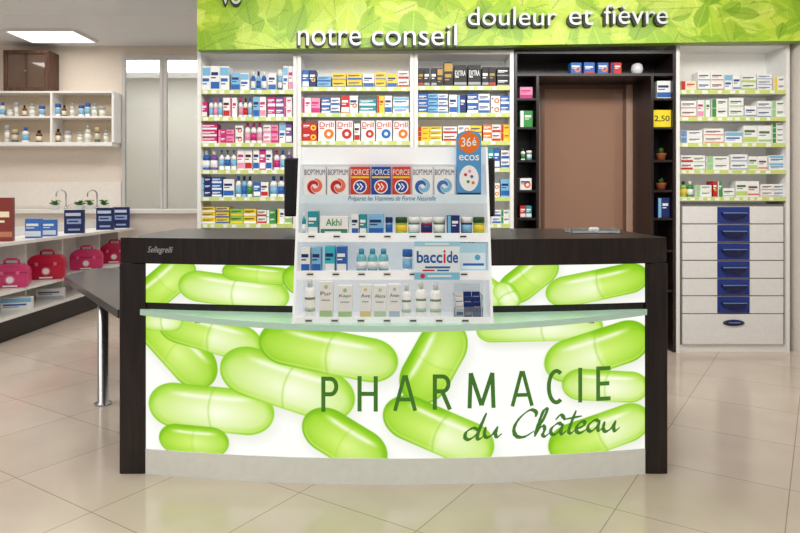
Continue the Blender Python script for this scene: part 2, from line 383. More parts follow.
# ---------------------------------------------------------------- BACK SHELVING
D=BD; ZT=PZ(50,D)
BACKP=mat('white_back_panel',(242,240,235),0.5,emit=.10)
def shelving(label,p0,p1,floors,zt=ZT):
    x0,x1=PX(p0,D)+0.002,PX(p1,D)-0.002
    u=thing('shelving_unit',label,'shelf',((x0+x1)/2,D+0.2,0))
    for a in (x0,x1-0.03):
        m=MB(); m.box(a,a+0.03,D,D+0.42,0,zt,WHITE); part(u,'side_panel',m)
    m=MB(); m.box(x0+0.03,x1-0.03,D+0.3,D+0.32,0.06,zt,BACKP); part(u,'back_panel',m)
    m=MB(); m.box(x0+0.03,x1-0.03,D+0.01,D+0.3,zt-0.03,zt,WHITE); part(u,'top_panel',m)
    for py in floors:
        z=PZ(py,D)
        m=MB(); m.box(x0+0.031,x1-0.031,D+0.012,D+0.299,z-0.02,z,WHITE); part(u,'shelf_board',m)
        m=MB(); m.box(x0+0.031,x1-0.031,D+0.0,D+0.0115,z-0.034,z+0.002,LIME)
        k=x0+0.05
        while k<x1-0.1:
            w=random.uniform(0.03,0.05); m.rect(k,k+w,z-0.029,z-0.003,D-0.0006,TAG); k+=w+random.uniform(0.02,0.09)
        part(u,'price_rail',m,'lime green price rail with paper tags')
    return u,x0,x1
FA=[90,117,143,170,197,224]; FB=[87,113,141,168,197,224]; FC=[86,113,141,168,197,224]; FR=[90,117,143,170,197]
uA,_,_=shelving('white open shelving unit filled with hygiene products',197,297,FA)
uB,_,_=shelving('white open shelving unit filled with yellow and red cartons',297,414,FB)
uC,_,_=shelving('white open shelving unit filled with blue and black cartons',414,514,FC)
ZTR=PZ(42,D)
uR,xr0,xr1=shelving('white shelving unit with drawers and blue handles',676,790,FR,zt=ZTR)
for u,x0,x1 in ((uA,197,297),(uB,297,414),(uC,414,514)):
    m=MB(); X0,X1=PX(x0,D)+0.034,PX(x1,D)-0.034; m.box(X0,X1,D+0.02,D+0.298,0.06,PZ(226,D)-0.03,WHITE); part(u,'base_cabinet',m)
# drawers
BLUE=mat('royal_blue_plastic',(30,54,134),0.35); BLUD=mat('deep_blue_pull',(14,22,72),0.2); BLUL=mat('pale_blue_painted_highlight',(110,140,200),.3)  # last one: pale blue strip painted as the highlight on the pulls
DRW=mat('white_drawer_front',(234,233,232),0.35); GAP=mat('drawer_gap_grey',(120,118,116),0.6)
m=MB(); m.box(xr0+0.031,xr1-0.031,D+0.03,D+0.298,0.06,PZ(204,D),GAP); part(uR,'drawer_carcass',m,'grey carcass behind the drawers')
m=MB(); m.box(xr0+0.031,xr1-0.031,D+0.03,D+0.298,0.0,0.06,WHITE); part(uR,'plinth',m)
rows=[206,224,242.5,260.5,278.5,296,314,345]
dxa,dxb=PX(683,D),PX(784,D); ba,bb=PX(718,D),PX(750,D)
for i in range(7):
    z1,z0=PZ(rows[i],D)-0.004,PZ(rows[i+1],D)+0.004
    m=MB(); last=(i==6)
    if not last:
        m.box(dxa,ba-0.002,D+0.006,D+0.0295,z0,z1,DRW,0.002); m.box(bb+0.002,dxb,D+0.006,D+0.0295,z0,z1,DRW,0.002); m.box(ba-0.002,bb+0.002,D+0.02,D+0.0295,z0,z1,DRW)
    else: m.box(dxa,dxb,D+0.006,D+0.0295,z0,z1,DRW,0.003)
    dr=part(uR,'drawer',m)
    h=MB(); zc=(z0+z1)/2; mx_=(ba+bb)/2
    if not last:
        h.box(ba,bb,D+0.004,D+0.0195,z0+0.004,z1-0.004,BLUE,0.002)
        pts=[(mx_+.105*math.cos(math.radians(a)),zc+.022+.062*math.sin(math.radians(a))) for a in range(180,361,10)]
        h.prism_y(pts,D-0.018,D+0.0035,BLUD)
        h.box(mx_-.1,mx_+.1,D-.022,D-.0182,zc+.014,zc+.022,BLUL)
    else:
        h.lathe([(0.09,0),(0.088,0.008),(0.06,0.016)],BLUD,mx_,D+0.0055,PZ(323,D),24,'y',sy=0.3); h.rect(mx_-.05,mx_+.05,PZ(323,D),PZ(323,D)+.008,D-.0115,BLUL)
    org=tuple(uR.location); o=bpy.data.objects.new('handle',h.mesh('handle',org)); link(o); o.parent=dr; o['label']='royal blue half-round handle'

# dark door surround unit
zt=ZT; X0,X1=PX(514,D)+0.004,PX(676,D)-0.004; oi0,oi1=PX(539,D),PX(651,D); zo=PZ(76,D)
du=thing('door_surround_shelving','dark wenge shelving framing a brown door panel','shelf',((X0+X1)/2,D+0.2,0))
for a,b in ((X0,X0+0.022),(oi0-0.022,oi0),(oi1,oi1+0.022),(X1-0.022,X1)):
    m=MB(); m.box(a,b,D,D+0.42,0,zo if a in(oi0-0.022,oi1) else zt,WENGE); part(du,'upright_panel',m)
m=MB(); m.box(X0+0.0225,X1-0.0225,D,D+0.42,zo+0.0005,zo+0.022,WENGE); part(du,'lintel_shelf',m)
m=MB(); m.box(X0+0.0225,X1-0.0225,D+0.4,D+0.42,zo+0.0225,zt,WENGE); part(du,'back_panel',m)
m=MB(); m.box(X0+0.0225,X1-0.0225,D,D+0.395,zt-0.03,zt,WENGE); part(du,'top_panel',m)
DF=[98,127,160,190,218]
for a,b in ((X0+0.0225,oi0-0.0225),(oi1+0.0225,X1-0.0225)):
    m=MB(); m.box(a,b,D+0.3,D+0.32,0.0,zo-0.001,WENGE); part(du,'back_panel',m)
    for py in DF+[250,290]:
        z=PZ(py,D); m=MB(); m.box(a,b,D+0.005,D+0.299,z-0.018,z,WENGE); part(du,'shelf_board',m)

# ---------------------------------------------------------------- BANNER
BDp=5.25
def leaf_banner(px0,px1,py0,py1,s=2):
    W=int((px1-px0)*s); H=int((py1-py0)*s); img=np.zeros((H,W,3))
    xs=np.linspace(px0,px1,W); ys=np.linspace(py0,py1,H); X,Y=np.meshgrid(xs,ys)
    b=0.5+0.5*np.sin(X*0.021+1)*np.cos(Y*0.05+X*0.01)
    img[:]=np.array((162,196,40.)); img+=b[...,None]*np.array((48,32,46.))
    pal=[(130,174,30),(158,196,40),(182,210,58),(202,222,92),(212,228,116),(138,180,34),(116,158,26),(190,214,66)]
    for i in range(270):
        cx=rng.uniform(px0-10,px1+10); cy=rng.uniform(py0-5,py1+5); L=rng.uniform(20,56); w=L*rng.uniform(0.2,0.32); a=rng.uniform(0,math.pi*2)
        x0=int(max(0,(cx-L-px0)*s)); x1=int(min(W,(cx+L-px0)*s)); y0=int(max(0,(cy-L-py0)*s)); y1=int(min(H,(cy+L-py0)*s))
        if x1<=x0 or y1<=y0: continue
        sx=X[y0:y1,x0:x1]-cx; sy=Y[y0:y1,x0:x1]-cy
        u=(sx*math.cos(a)+sy*math.sin(a))/L*2; v=(-sx*math.sin(a)+sy*math.cos(a))
        prof=w*np.clip(1-u*u,0,1)**0.8*(1-0.3*u)
        mk=np.clip((prof-np.abs(v))*0.9,0,1)*(np.abs(u)<1)
        col=np.array(pal[rng.randint(len(pal))],float)
        cc=np.ones(sx.shape+(3,))*col
        vein=np.exp(-(v/0.5)**2)*0.7+0.3*(np.sin((np.abs(v)*1.0-u*L*0.5)*1.5)>0.82)
        tgt=col*0.58 if rng.rand()<0.5 else np.minimum(col*1.25+25,255)
        cc=cc*(1-vein[...,None])+tgt*vein[...,None]
        al=mk[...,None]*rng.uniform(0.4,0.8); img[y0:y1,x0:x1]=img[y0:y1,x0:x1]*(1-al)+cc*al
    return img
ban=thing('sign_banner','green leaf printed fascia sign with silver raised letters','sign',(0.8,BDp,2.4))
bx0,bx1=PX(197,BDp),3.27
def bz(x): return PZ(50,BDp)+(x-bx0)/(bx1-bx0)*0.075
zt_b=2.97
BANM=attr_mat('leaf_print',0.06,0.4,0.95)
o=grid_print('printed_face',leaf_banner(197,800,-18,50),dict(x0=bx0,x1=bx1,ztop=zt_b,zbot=lambda x:bz(x),y=lambda x:np.full_like(x,BDp),org=ban.location),ban,BANM)
m=MB()
GB=mat('green_fascia_body',(120,160,50),0.5)
vs=[(bx0,BDp+0.002,bz(bx0)),(bx1,BDp+0.002,bz(bx1)),(bx1,BDp+0.002,zt_b),(bx0,BDp+0.002,zt_b),(bx0,BDp+0.1,bz(bx0)),(bx1,BDp+0.1,bz(bx1)),(bx1,BDp+0.1,zt_b),(bx0,BDp+0.1,zt_b)]
m.add(vs,[(0,1,2,3),(5,4,7,6),(1,5,6,2),(4,0,3,7),(0,4,5,1),(3,2,6,7)],GB); part(ban,'fascia_body',m)
SL=mat('silver_letter_face',(198,202,202),0.4,0.2,noise=0); SD=mat('dark_letter_edge',(38,42,34),0.5,noise=0)
def banner_text(words):
    for s,p0,p1,a,b in words:
        m=MB(); dd=BDp-0.05
        x0,x1,z0,z1=PX(p0,dd),PX(p1,dd),PZ(b,dd),PZ(a,dd)
        put_text(m,s,x0-0.013,x1-0.011,z0-0.014,z1-0.012,BDp-0.003,SD,0.002,0.04)
        put_text(m,s,x0,x1,z0,z1,BDp-0.045,SL,-0.003,0.01)
        part(ban,'lettering',m,'raised silver letters')
banner_text([('notre',298,361,28,45.5),('conseil',372,457,24,45.5)])
banner_text([('douleur',468,557,7,25.5),('et',569,593,9.5,25),('fièvre',604,668,4.5,24)])
banner_text([('vo',221,241,-10,4)])

# ---------------------------------------------------------------- PRODUCTS
def pm(c,r=0.45): return mat('print_%d_%d_%d'%c,c,r,noise=0.03)
W_=(245,245,243); NAVY=(24,42,110); BLU=(40,100,180); SKY=(130,190,225); RED=(200,34,36); ORG=(238,120,30); YEL=(242,208,50); GRN=(60,150,70); MAG=(204,40,124); PNK=(236,150,184); PUR=(120,80,150); BLK=(22,22,26); GLD=(190,150,60); TEA=(40,150,160); GRY=(170,172,176); CRM=(240,228,196); LGN=(150,200,90)
PGN=(160,206,150); PRD=(226,120,110); PBL=(110,150,200)
SCH={'wb':(W_,BLU,NAVY,'band','white carton with blue band'),'wr':(W_,RED,(90,20,20),'band','white carton with red band'),'wg':(W_,GRN,(30,80,40),'side','white carton with green block'),
'wl':(W_,LGN,(60,90,50),'band','white carton with light green band'),'wo':(W_,ORG,NAVY,'disc','white carton with orange disc'),'wy':(W_,YEL,NAVY,'side','white carton with yellow block'),
'ws':(W_,SKY,BLU,'top','white carton with pale blue top'),'wm':(W_,MAG,MAG,'side','white carton with magenta block'),'wp':(W_,PNK,MAG,'band','white carton with pink band'),
'yb':(YEL,BLU,NAVY,'band','yellow carton with blue band'),'yr':(YEL,RED,RED,'side','yellow carton with red block'),'yw':(YEL,W_,(60,60,20),'band','yellow carton with white band'),
'bw':(BLU,W_,W_,'band','blue carton with white band'),'by':(NAVY,YEL,W_,'disc','navy carton with yellow disc'),'bs':(NAVY,SKY,W_,'side','navy carton with pale blue block'),
'sb':(SKY,BLU,NAVY,'band','pale blue carton with blue band'),'rw':(RED,W_,W_,'band','red carton with white band'),'ry':(RED,YEL,W_,'disc','red carton with yellow disc'),
'rb':(RED,NAVY,W_,'side','red carton with navy block'),'kg':(BLK,GLD,GLD,'top','black carton with gold trim'),'kw':(BLK,GRY,W_,'line','black carton with silver band'),
'mw':(MAG,W_,W_,'band','magenta carton with white band'),'mp':(MAG,PNK,W_,'side','magenta carton with pink block'),'pw':(PUR,W_,W_,'band','purple carton with white band'),
'pm':(PNK,MAG,MAG,'band','pink carton with magenta band'),'ow':(ORG,W_,W_,'band','orange carton with white band'),'gw':(GRN,W_,W_,'side','green carton with white block'),
'gy':(LGN,YEL,(40,80,30),'band','light green carton with yellow band'),'tw':(TEA,W_,W_,'band','teal carton with white band'),'cr':(CRM,RED,RED,'side','cream carton with red block'),
'dr':(W_,RED,RED,'disc','white lozenge carton with red disc'),'db':(W_,(30,110,190),RED,'disc','white lozenge carton with blue disc'),'do':(W_,ORG,RED,'disc','white lozenge carton with orange disc'),'gr':((214,216,218),GRY,(70,70,80),'band','grey carton with silver band'),
'kx':(BLK,(200,60,40),GLD,'line','black carton with red line'),'tq':((60,190,205),W_,NAVY,'band','turquoise carton with white band'),
'yl':(YEL,BLU,NAVY,'line','yellow carton with blue line'),'bl':(BLU,YEL,W_,'line','blue carton with yellow line'),
'bo':(BLU,ORG,W_,'disc','blue carton with orange disc'),'br':(BLU,RED,W_,'line','blue carton with red line'),
'lg':(W_,PGN,(70,120,70),'side','white carton with pale green block'),'ll':(W_,PGN,(80,120,90),'line','white carton with pale green line'),'lr':(W_,PRD,(110,70,70),'line','white carton with soft red line'),
'lb':(W_,PBL,(60,80,140),'line','white carton with soft blue line'),'lc':(W_,PBL,(60,80,140),'side','white carton with soft blue block'),'ln':(W_,(190,214,120),(70,110,60),'band','white carton with pale lime band')}
PC={}
def carton(w,h,dp,sch,title=None):
    key=('c',round(w,3),round(h,3),round(dp,3),sch,title)
    if key in PC: return PC[key]
    b,a,t,lay,_=SCH[sch]; B,A,T=pm(b),pm(a),pm(t); m=MB(); x=w/2; e=-0.0006
    m.box(-x,x,0,dp,0,h,B,0.0012)
    if lay=='band': m.rect(-x+.002,x-.002,h*.08,h*.36,e,A); ty=h*.62
    elif lay=='line': m.rect(-x+.002,x-.002,h*.1,h*.22,e,A); ty=h*.55
    elif lay=='label': m.rect(-x+w*.14,x-w*.14,h*.4,h*.62,e,A); m.rect(-x+w*.2,x-w*.3,h*.48,h*.54,e*2,B); m.rect(-x+w*.2,x-w*.2,h*.12,h*.2,e,A); ty=h*.74
    elif lay=='top': m.rect(-x+.002,x-.002,h*.62,h*.94,e,A); ty=h*.38
    elif lay=='side': m.rect(-x+.002,-x+w*.28,.002,h-.002,e,A); ty=h*.6
    else:
        if title: m.disc(x-min(w,h)*.34-.004,h*.36,min(w,h)*.3,e,A); m.disc(x-min(w,h)*.34-.004,h*.36,min(w,h)*.12,e*1.5,B); ty=h*.72
        else: m.disc(x-min(w,h)*.33-.004,h*.45,min(w,h)*.3,e,A); m.disc(x-min(w,h)*.33-.004,h*.45,min(w,h)*.14,e*1.5,B); ty=h*.62
    tx0=-x+w*.38 if lay=='side' else -x+w*.08; tx1=x-w*.08 if (lay!='disc' or w<h or title) else x-h*.66-.006
    if tx1-tx0<w*.15: tx1=x-w*.1
    if title: put_text(m,title,tx0,tx1,ty-h*.04,ty+h*.2,e*2,T,0.008)
    else: m.rect(tx0,tx0+(tx1-tx0)*.9,ty,ty+h*.13,e*2,T)
    if lay!='label': m.rect(tx0,tx0+(tx1-tx0)*(.35 if title else .6),ty-h*.12,ty-h*.07,e*2,T)
    m.box(-x+.002,x-.002,dp*.12,dp*.14,h,h+.0004,T)
    PC[key]=m.mesh('carton'); return PC[key]
def bottle(w,h,sch,kind='bottle'):
    key=('b',round(w,3),round(h,3),sch,kind)
    if key in PC: return PC[key]
    b,a,t,lay,_=SCH[sch]; B,A,T=pm(b,.3),pm(a,.35),pm(t); m=MB(); r=w/2*0.96; cy=r
    if kind=='bottle':
        m.lathe([(r*.9,0),(r,.004),(r,h*.14)],B,0,cy,0,16); m.lathe([(r*1.01,h*.14),(r*1.01,h*.5)],A,0,cy,0,16)
        m.lathe([(r,h*.5),(r,h*.64),(r*.8,h*.72),(r*.42,h*.78)],B,0,cy,0,16); m.lathe([(r*.48,h*.78),(r*.48,h*.97),(r*.4,h)],T,0,cy,0,16)
    elif kind=='tube':
        m.lathe([(r*.75,0),(r*.78,h*.15)],T,0,cy,0,14); m.lathe([(r*.9,h*.15),(r*.95,h*.4)],B,0,cy,0,14,sy=.9); m.lathe([(r*.95,h*.4),(r,h*.7)],A,0,cy,0,14,sy=.7); m.lathe([(r,h*.7),(r,h)],B,0,cy,0,14,sy=.3)
    elif kind=='pump':
        m.lathe([(r*.9,0),(r,.004),(r,h*.2)],B,0,cy,0,16); m.lathe([(r*1.01,h*.2),(r*1.01,h*.5)],A,0,cy,0,16); m.lathe([(r,h*.5),(r,h*.6),(r*.5,h*.7),(r*.4,h*.74)],B,0,cy,0,16)
        m.lathe([(r*.2,h*.74),(r*.2,h*.9),(r*.45,h*.91),(r*.4,h*.96)],T,0,cy,0,12); m.box(-r*.2,r*.2,cy-r*1.0,cy,h*.92,h*.96,T)
    else:
        m.lathe([(r*.93,0),(r,.003),(r,h*.2)],B,0,cy,0,18); m.lathe([(r*1.01,h*.2),(r*1.01,h*.6)],A,0,cy,0,18); m.lathe([(r,h*.6),(r,h*.7)],B,0,cy,0,18); m.lathe([(r*1.04,h*.7),(r*1.04,h*.97),(r*.9,h)],T,0,cy,0,18)
    PC[key]=m.mesh(kind); return PC[key]
COUNT={}
def place(name,me,loc,label,cat_,group,rot=0.0):
    o=bpy.data.objects.new(name,me); o.location=loc; o.rotation_euler=(0,0,rot); link(o); fix(o,label,cat_,group); COUNT[name]=COUNT.get(name,0)+1; return o
def fill(group,d,z,items,boxname='medicine_box',dp=0.12):
    for it in items:
        p0,p1,n,hp,st,kind,sch=it[:7]; title=it[7] if len(it)>7 else None
        schs=sch.split(','); w=(p1-p0)/n*d/F; h=hp*d/F/st
        for k in range(n):
            s=schs[k%len(schs)]
            x=PX(p0,d)+w*(k+.5); y=d+random.uniform(0,.012)
            for j in range(st):
                if kind=='c':
                    place(boxname,carton(w-.003,h-.0012,dp,s,title),(x,y,z+0.0004+j*h),SCH[s][4]+' on a shelf','carton',group)
                else:
                    kk={'b':'bottle','t':'tube','p':'pump','j':'jar'}[kind]; nm={'b':'toiletry_bottle','t':'cream_tube','p':'pump_bottle','j':'jar'}[kind]
                    place(nm,bottle(w-.003,h-.001,s,kk),(x,y,z+0.0004+j*h),SCH[s][4].replace('carton','container')+' on a shelf',nm.split('_')[-1],group)
d1=D+.04
def zf(py): return PZ(py,D)
HB='hygiene_box'
A=[[(201,229,3,25,1,'c','ws,wb,ws'),(231,249,2,18,1,'c','sb,ws'),(250,266,3,20,1,'b','bw,sb,bw'),(268,276,1,18,1,'c','wb'),(277,282,1,22,1,'t','ws'),(283,293,2,25,1,'c','ws,wp')],
 [(201,207,1,16,1,'c','mw'),(208,222,3,20,1,'b','ws,wp,ws'),(223,237,2,20,1,'c','wr,wm'),(238,252,3,20,1,'b','wp,wr,ws'),(253,266,2,21,1,'c','sb,wp'),(267,292,3,21,2,'c','mw,pw,wm')],
 [(201,217,1,20,3,'c','mw'),(218,234,2,14,2,'c','mp,pm'),(235,243,1,18,2,'c','wo'),(244,262,3,21,1,'b','wp,wm,wp'),(263,278,2,19,2,'c','wp,pm'),(279,292,2,21,1,'c','ws,pw')],
 [(201,217,2,20,1,'b','bw,pw'),(218,236,3,21,1,'p','ws,wb,ws'),(237,252,2,21,1,'c','wp,wr'),(253,272,3,21,1,'c','wb,mw,wb'),(273,292,3,20,1,'b','wm,ws,pw')],
 [(201,222,2,20,3,'c','bs,bw'),(223,234,1,18,1,'c','wb'),(235,252,3,21,1,'b','ws,sb,wg'),(253,268,2,15,1,'c','bw,wr'),(269,292,3,21,1,'b','ws,wb,ws')],
 [(201,229,2,17,3,'c','yw,yb'),(230,256,2,15,2,'c','gy,yw'),(257,276,2,14,2,'c','wr,gw'),(277,292,2,15,1,'c','wy,wl')]]
for r,its in enumerate(A): fill('hygiene products on shelf %d'%(r+1),d1,zf(FA[r]),its,HB)
B=[[(302,316,2,18,1,'c','bw,by'),(317,331,1,12,2,'c','sb'),(332,346,1,15,2,'c','yl'),(347,362,1,15,2,'c','yb'),(363,374,1,14,1,'c','wb'),(375,386,1,16,2,'c','yl'),(387,397,1,14,1,'c','yb'),(398,409,1,17,2,'c','wr')],
 [(302,320,2,16,1,'c','wm,pm'),(321,340,2,16,2,'c','bw,wb'),(341,358,2,18,1,'c','rw,wo'),(359,376,1,15,2,'c','tw'),(377,392,2,18,1,'c','yr,wb'),(393,409,1,17,2,'c','ws')],
 [(302,317,1,19,2,'c','ry'),(318,335,1,21,1,'c','do','Drill'),(336,353,1,21,1,'c','dr','Drill'),(354,360,1,18,1,'c','wr'),(361,375,1,21,1,'c','dr','Drill'),(376,392,1,21,1,'c','db','Drill'),(393,409,1,21,1,'c','do','Drill')]]
for r,its in enumerate(B): fill('medicine boxes in the middle unit, shelf %d'%(r+1),d1,zf(FB[r]),its)
Cc=[[(418,430,2,19,1,'c','kx,kw'),(431,443,2,19,1,'c','kw,kg'),(444,453,1,25,1,'c','kg'),(454,467,1,22,1,'c','kw','EXTRA'),(468,481,1,22,1,'c','kw','EXTRA'),(482,496,2,20,1,'c','kw,kx'),(497,510,1,20,2,'c','kw')],
 [(418,448,3,20,3,'c','bl,sb,wb'),(449,466,2,19,1,'c','wb,bs'),(467,490,2,20,2,'c','bw,wb'),(491,510,2,18,2,'c','wo,bw')],
 [(418,442,2,15,3,'c','yr,yw'),(443,457,1,15,2,'c','wr'),(458,482,2,16,2,'c','wo,yl'),(483,510,3,17,2,'c','ow,wr,yr')],
 [(488,500,2,20,1,'c','tw,bw'),(501,510,1,18,2,'c','wb')],
 [(488,500,1,14,2,'c','wo'),(501,510,1,18,1,'c','sb')],
 [(492,510,2,14,2,'c','wb,wg')]]
for r,its in enumerate(Cc): fill('medicine boxes in the corner unit, shelf %d'%(r+1),d1,zf(FC[r]),its)
R=[[(681,697,1,10,1,'c','cr'),(698,724,2,19,2,'c','lb,lr'),(725,741,2,17,1,'c','ws,lb'),(742,757,1,16,2,'c','ln'),(758,773,1,17,3,'c','lb'),(774,786,1,14,2,'c','wy')],
 [(681,697,1,17,2,'c','lr'),(698,711,2,18,1,'c','wp,lg'),(712,728,1,19,2,'c','wg'),(729,744,1,20,2,'c','ll'),(745,757,1,12,1,'c','lb'),(758,786,2,17,2,'c','lb,lg')],
 [(681,703,1,13,2,'c','lc'),(704,724,1,15,2,'c','lr'),(725,743,1,12,1,'c','ws'),(744,772,2,18,1,'c','ln,ll'),(773,786,1,21,4,'c','wg')],
 [(681,706,2,15,2,'c','wr,ll'),(707,730,1,14,2,'c','lg'),(731,748,1,16,2,'c','lb'),(749,768,2,14,1,'c','ln,lr'),(769,786,1,15,2,'c','ws')],
 [(681,695,2,16,1,'b','gy,gw'),(696,712,1,12,2,'c','lg'),(713,722,2,16,1,'c','ry,gw'),(723,735,1,9,1,'c','ll'),(736,760,2,16,1,'c','ln,lr'),(761,786,2,13,2,'c','lr,lb')]]
for r,its in enumerate(R): fill('medicine boxes above the drawers, shelf %d'%(r+1),d1,zf(FR[r]),its)
# small blue/red boxes on the door lintel, dark column goods
zl=zo+0.0225
TW=mat('glossy_white_ceramic',(226,226,230),.3)
fill('small boxes on the lintel shelf',d1,zl,[(571,582,1,12,1,'c','bo'),(584,595,1,12,1,'c','br'),(598,609,1,12,1,'c','bo'),(611,622,1,12,1,'c','rb')],'small_gift_box',.09)
m=MB(); m.lathe([(.02,0),(.042,.02),(.05,.05),(.042,.085),(.02,.1)],TW,0,0,0,20); o=top('white_ball_ornament',m,'round white ornament on the dark lintel shelf','ornament'); o.location=(PX(637,d1+.05),d1+.05,zl)
GC_='goods in the dark columns'
fill(GC_,d1,zf(98),[(520,533,1,12,1,'c','pm'),(657,671,1,18,1,'c','wb')])
fill(GC_,d1,zf(127),[(520,533,1,17,1,'c','gw')])
fill(GC_,d1,zf(160),[(521,526,1,12,1,'b','wg'),(527,533,1,10,1,'j','tw')])
fill(GC_,d1,zf(190),[(520,532,1,12,1,'c','wo')])
fill(GC_,d1,zf(218),[(520,532,2,12,1,'c','rw,tw'),(658,670,1,20,1,'c','bs')])
YS=mat('yellow_card',(240,216,40),.5,emit=0.1)
m=MB(); a,b=PX(653,d1),PX(671,d1); m.box(a,b,d1,d1+.004,zf(127)+.0005,PZ(110,d1),YS)
m.box(a+.02,b-.02,d1+.0045,d1+.05,zf(127)+.0005,zf(127)+.004,YS); put_text(m,'2,50',a+.012,b-.012,zf(127)+.045,zf(127)+.1,d1-.001,SD,.01)
top('price_card',m,'yellow price card standing on dark shelf','sign',((a+b)/2,d1,zf(127)))
LEAF=mat('plant_leaf_green',(70,125,50),.5); TERR=mat('terracotta_pot',(170,92,58),.7)
for py in (160,190):
    m=MB(); m.lathe([(.034,0),(.044,.055),(.046,.06),(.04,.06)],TERR,0,0,0,18)
    for k in range(18):
        a=k*2.4; r=.015+.02*random.random(); h=.03+.03*random.random(); w=.01
        ca,sa=math.cos(a),math.sin(a)
        m.add([(0,0,.05),(ca*r*.6-sa*w,sa*r*.6+ca*w,.05+h*.6),(ca*r,sa*r,.05+h),(ca*r*.6+sa*w,sa*r*.6-ca*w,.05+h*.6)],[(0,1,2,3)],LEAF)
    o=top('potted_plant',m,'small potted plant on dark column shelf','plant',(0,0,0),'potted plants in the dark column'); o.location=(PX(661,d1+.06),d1+.06,zf(py)+.0005)

# ---------------------------------------------------------------- COUNTER DISPLAY
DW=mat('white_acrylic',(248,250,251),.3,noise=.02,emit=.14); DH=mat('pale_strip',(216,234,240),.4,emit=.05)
dxl,dxr=-0.445,0.385; LZ=.773
disp=thing('tiered_display_stand','white tiered acrylic display stand on the glass ledge','display stand',((dxl+dxr)/2,2.8,LZ))
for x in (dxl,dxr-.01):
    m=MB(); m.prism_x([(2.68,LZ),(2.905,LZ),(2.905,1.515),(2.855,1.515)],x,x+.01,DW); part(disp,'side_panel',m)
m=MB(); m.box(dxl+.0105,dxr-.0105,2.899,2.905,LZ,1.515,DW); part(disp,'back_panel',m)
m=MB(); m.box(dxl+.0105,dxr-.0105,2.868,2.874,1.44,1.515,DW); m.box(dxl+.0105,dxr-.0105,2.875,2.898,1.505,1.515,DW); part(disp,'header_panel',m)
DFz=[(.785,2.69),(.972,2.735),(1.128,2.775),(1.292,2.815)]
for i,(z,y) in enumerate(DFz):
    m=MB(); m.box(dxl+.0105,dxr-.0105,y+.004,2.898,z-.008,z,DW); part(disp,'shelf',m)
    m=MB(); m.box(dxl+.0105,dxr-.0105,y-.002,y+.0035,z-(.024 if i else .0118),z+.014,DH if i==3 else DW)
    if i==3: put_text(m,'Préparez les Vitamines de Forme Naturelle',dxl+.22,dxl+.6,z-.018,z+.008,y-.003,pm((40,90,150)),0.0,shear=.3)
    else:
        x=dxl+.05
        for k in range(7):
            m.rect(x,x+.035,z-.010,z+.008,y-.0028,TAG); m.rect(x+.004,x+.03,z-.004,z+.002,y-.0032,BLACK); x+=.108
    part(disp,'front_lip',m)
# row 1
z1,y1=DFz[3]; y1+=.012; G1='vitamin cartons on the upper display tier'
def vit(p0,p1,body,swirl,title,label,hh=.135,lc=None):
    m=MB(); w=(p1-p0)*y1/F-.003; x=w/2; lc=lc or NAVY
    m.box(-x,x,0,.05,0,hh,pm(body),.0015)
    put_text(m,title,-x+.003,x-.003,hh-.036,hh-.012,-.0008,pm(lc),0.0)
    if body==W_:
        for s_ in (0,180):
            pts=[];ws=[]
            for k in range(22):
                a=math.radians(s_+k*13); r=.010+.022*k/21
                pts.append((r*math.cos(a),.05+r*math.sin(a))); ws.append(.008*math.sin(math.pi*(k+1)/23)+.001)
            m.ribbon(pts,ws,-.001,pm(swirl if s_==0 else ((236,110,90) if swirl==RED else SKY)))
    else:
        m.rect(-x+.003,x-.003,hh-.05,hh-.042,-.0006,pm(YEL))
        m.disc(0,.048,.030,-.0007,pm(W_),22); m.disc(0,.048,.025,-.001,pm(swirl),22)
        for q in (-.008,.006): m.ribbon([(q-.006,.034),(q+.006,.048),(q-.006,.062)],.003,-.0014,pm(W_))
    m.rect(-x+.004,x-.004,.004,.012,-.0006,pm(swirl)); m.box(-x+.002,x-.002,.006,.007,hh,hh+.0004,pm(lc))
    o=top('vitamin_box',m,label,'carton',(0,0,0),G1); o.location=(PX((p0+p1)/2,y1),y1,z1+.0005)
vit(303.5,326,W_,RED,'BIOPTIMUM','white vitamin carton with red swirl'); vit(327,349,W_,RED,'BIOPTIMUM','white vitamin carton with red swirl')
OR_=(214,58,34)
vit(350,370,OR_,(30,70,160),'FORCE','orange red vitamin carton with blue emblem',lc=W_); vit(371,391,(30,70,160),OR_,'FORCE','blue vitamin carton with red emblem',lc=W_); vit(392,411,OR_,(30,70,160),'FORCE','orange red vitamin carton with blue emblem',lc=W_)
vit(412,433,W_,BLU,'BIOPTIMUM','white vitamin carton with blue swirl'); vit(434,455,W_,(60,120,190),'BIOPTIMUM','white vitamin carton with blue swirl')
# tall blue pack with rounded orange top
x=.053; LB=pm((84,156,210)); m=MB()
m.prism_y([(-x,0),(x,0),(x,.262)]+[(x*math.cos(math.radians(a)),.262+.03*math.sin(math.radians(a))) for a in range(10,171,10)]+[(-x,.262)],0,.035,LB)
m.disc(0,.240,.046,-.0006,pm(ORG),28)
put_text(m,'36',-.034,.01,.222,.262,-.0015,pm(W_),.012); put_text(m,'é',.014,.032,.226,.262,-.0015,pm(W_),.012)
put_text(m,'ecos',-.044,.044,.162,.186,-.0008,pm(W_),.012)
m.disc(0,.085,.042,-.0006,pm(W_),24,rz=.056)
for a,b,c in ((-.015,.1,RED),(.012,.092,BLU),(-.004,.07,GRN),(.018,.065,ORG),(.003,.115,PNK)): m.disc(a,b,.007,-.001,pm(c),12)
m.rect(-.05,.05,.008,.022,-.0008,pm(NAVY))
o=top('tall_display_pack',m,'tall blue pack with rounded top and orange disc','carton'); o.location=(PX(469,y1),y1,z1+.0005)
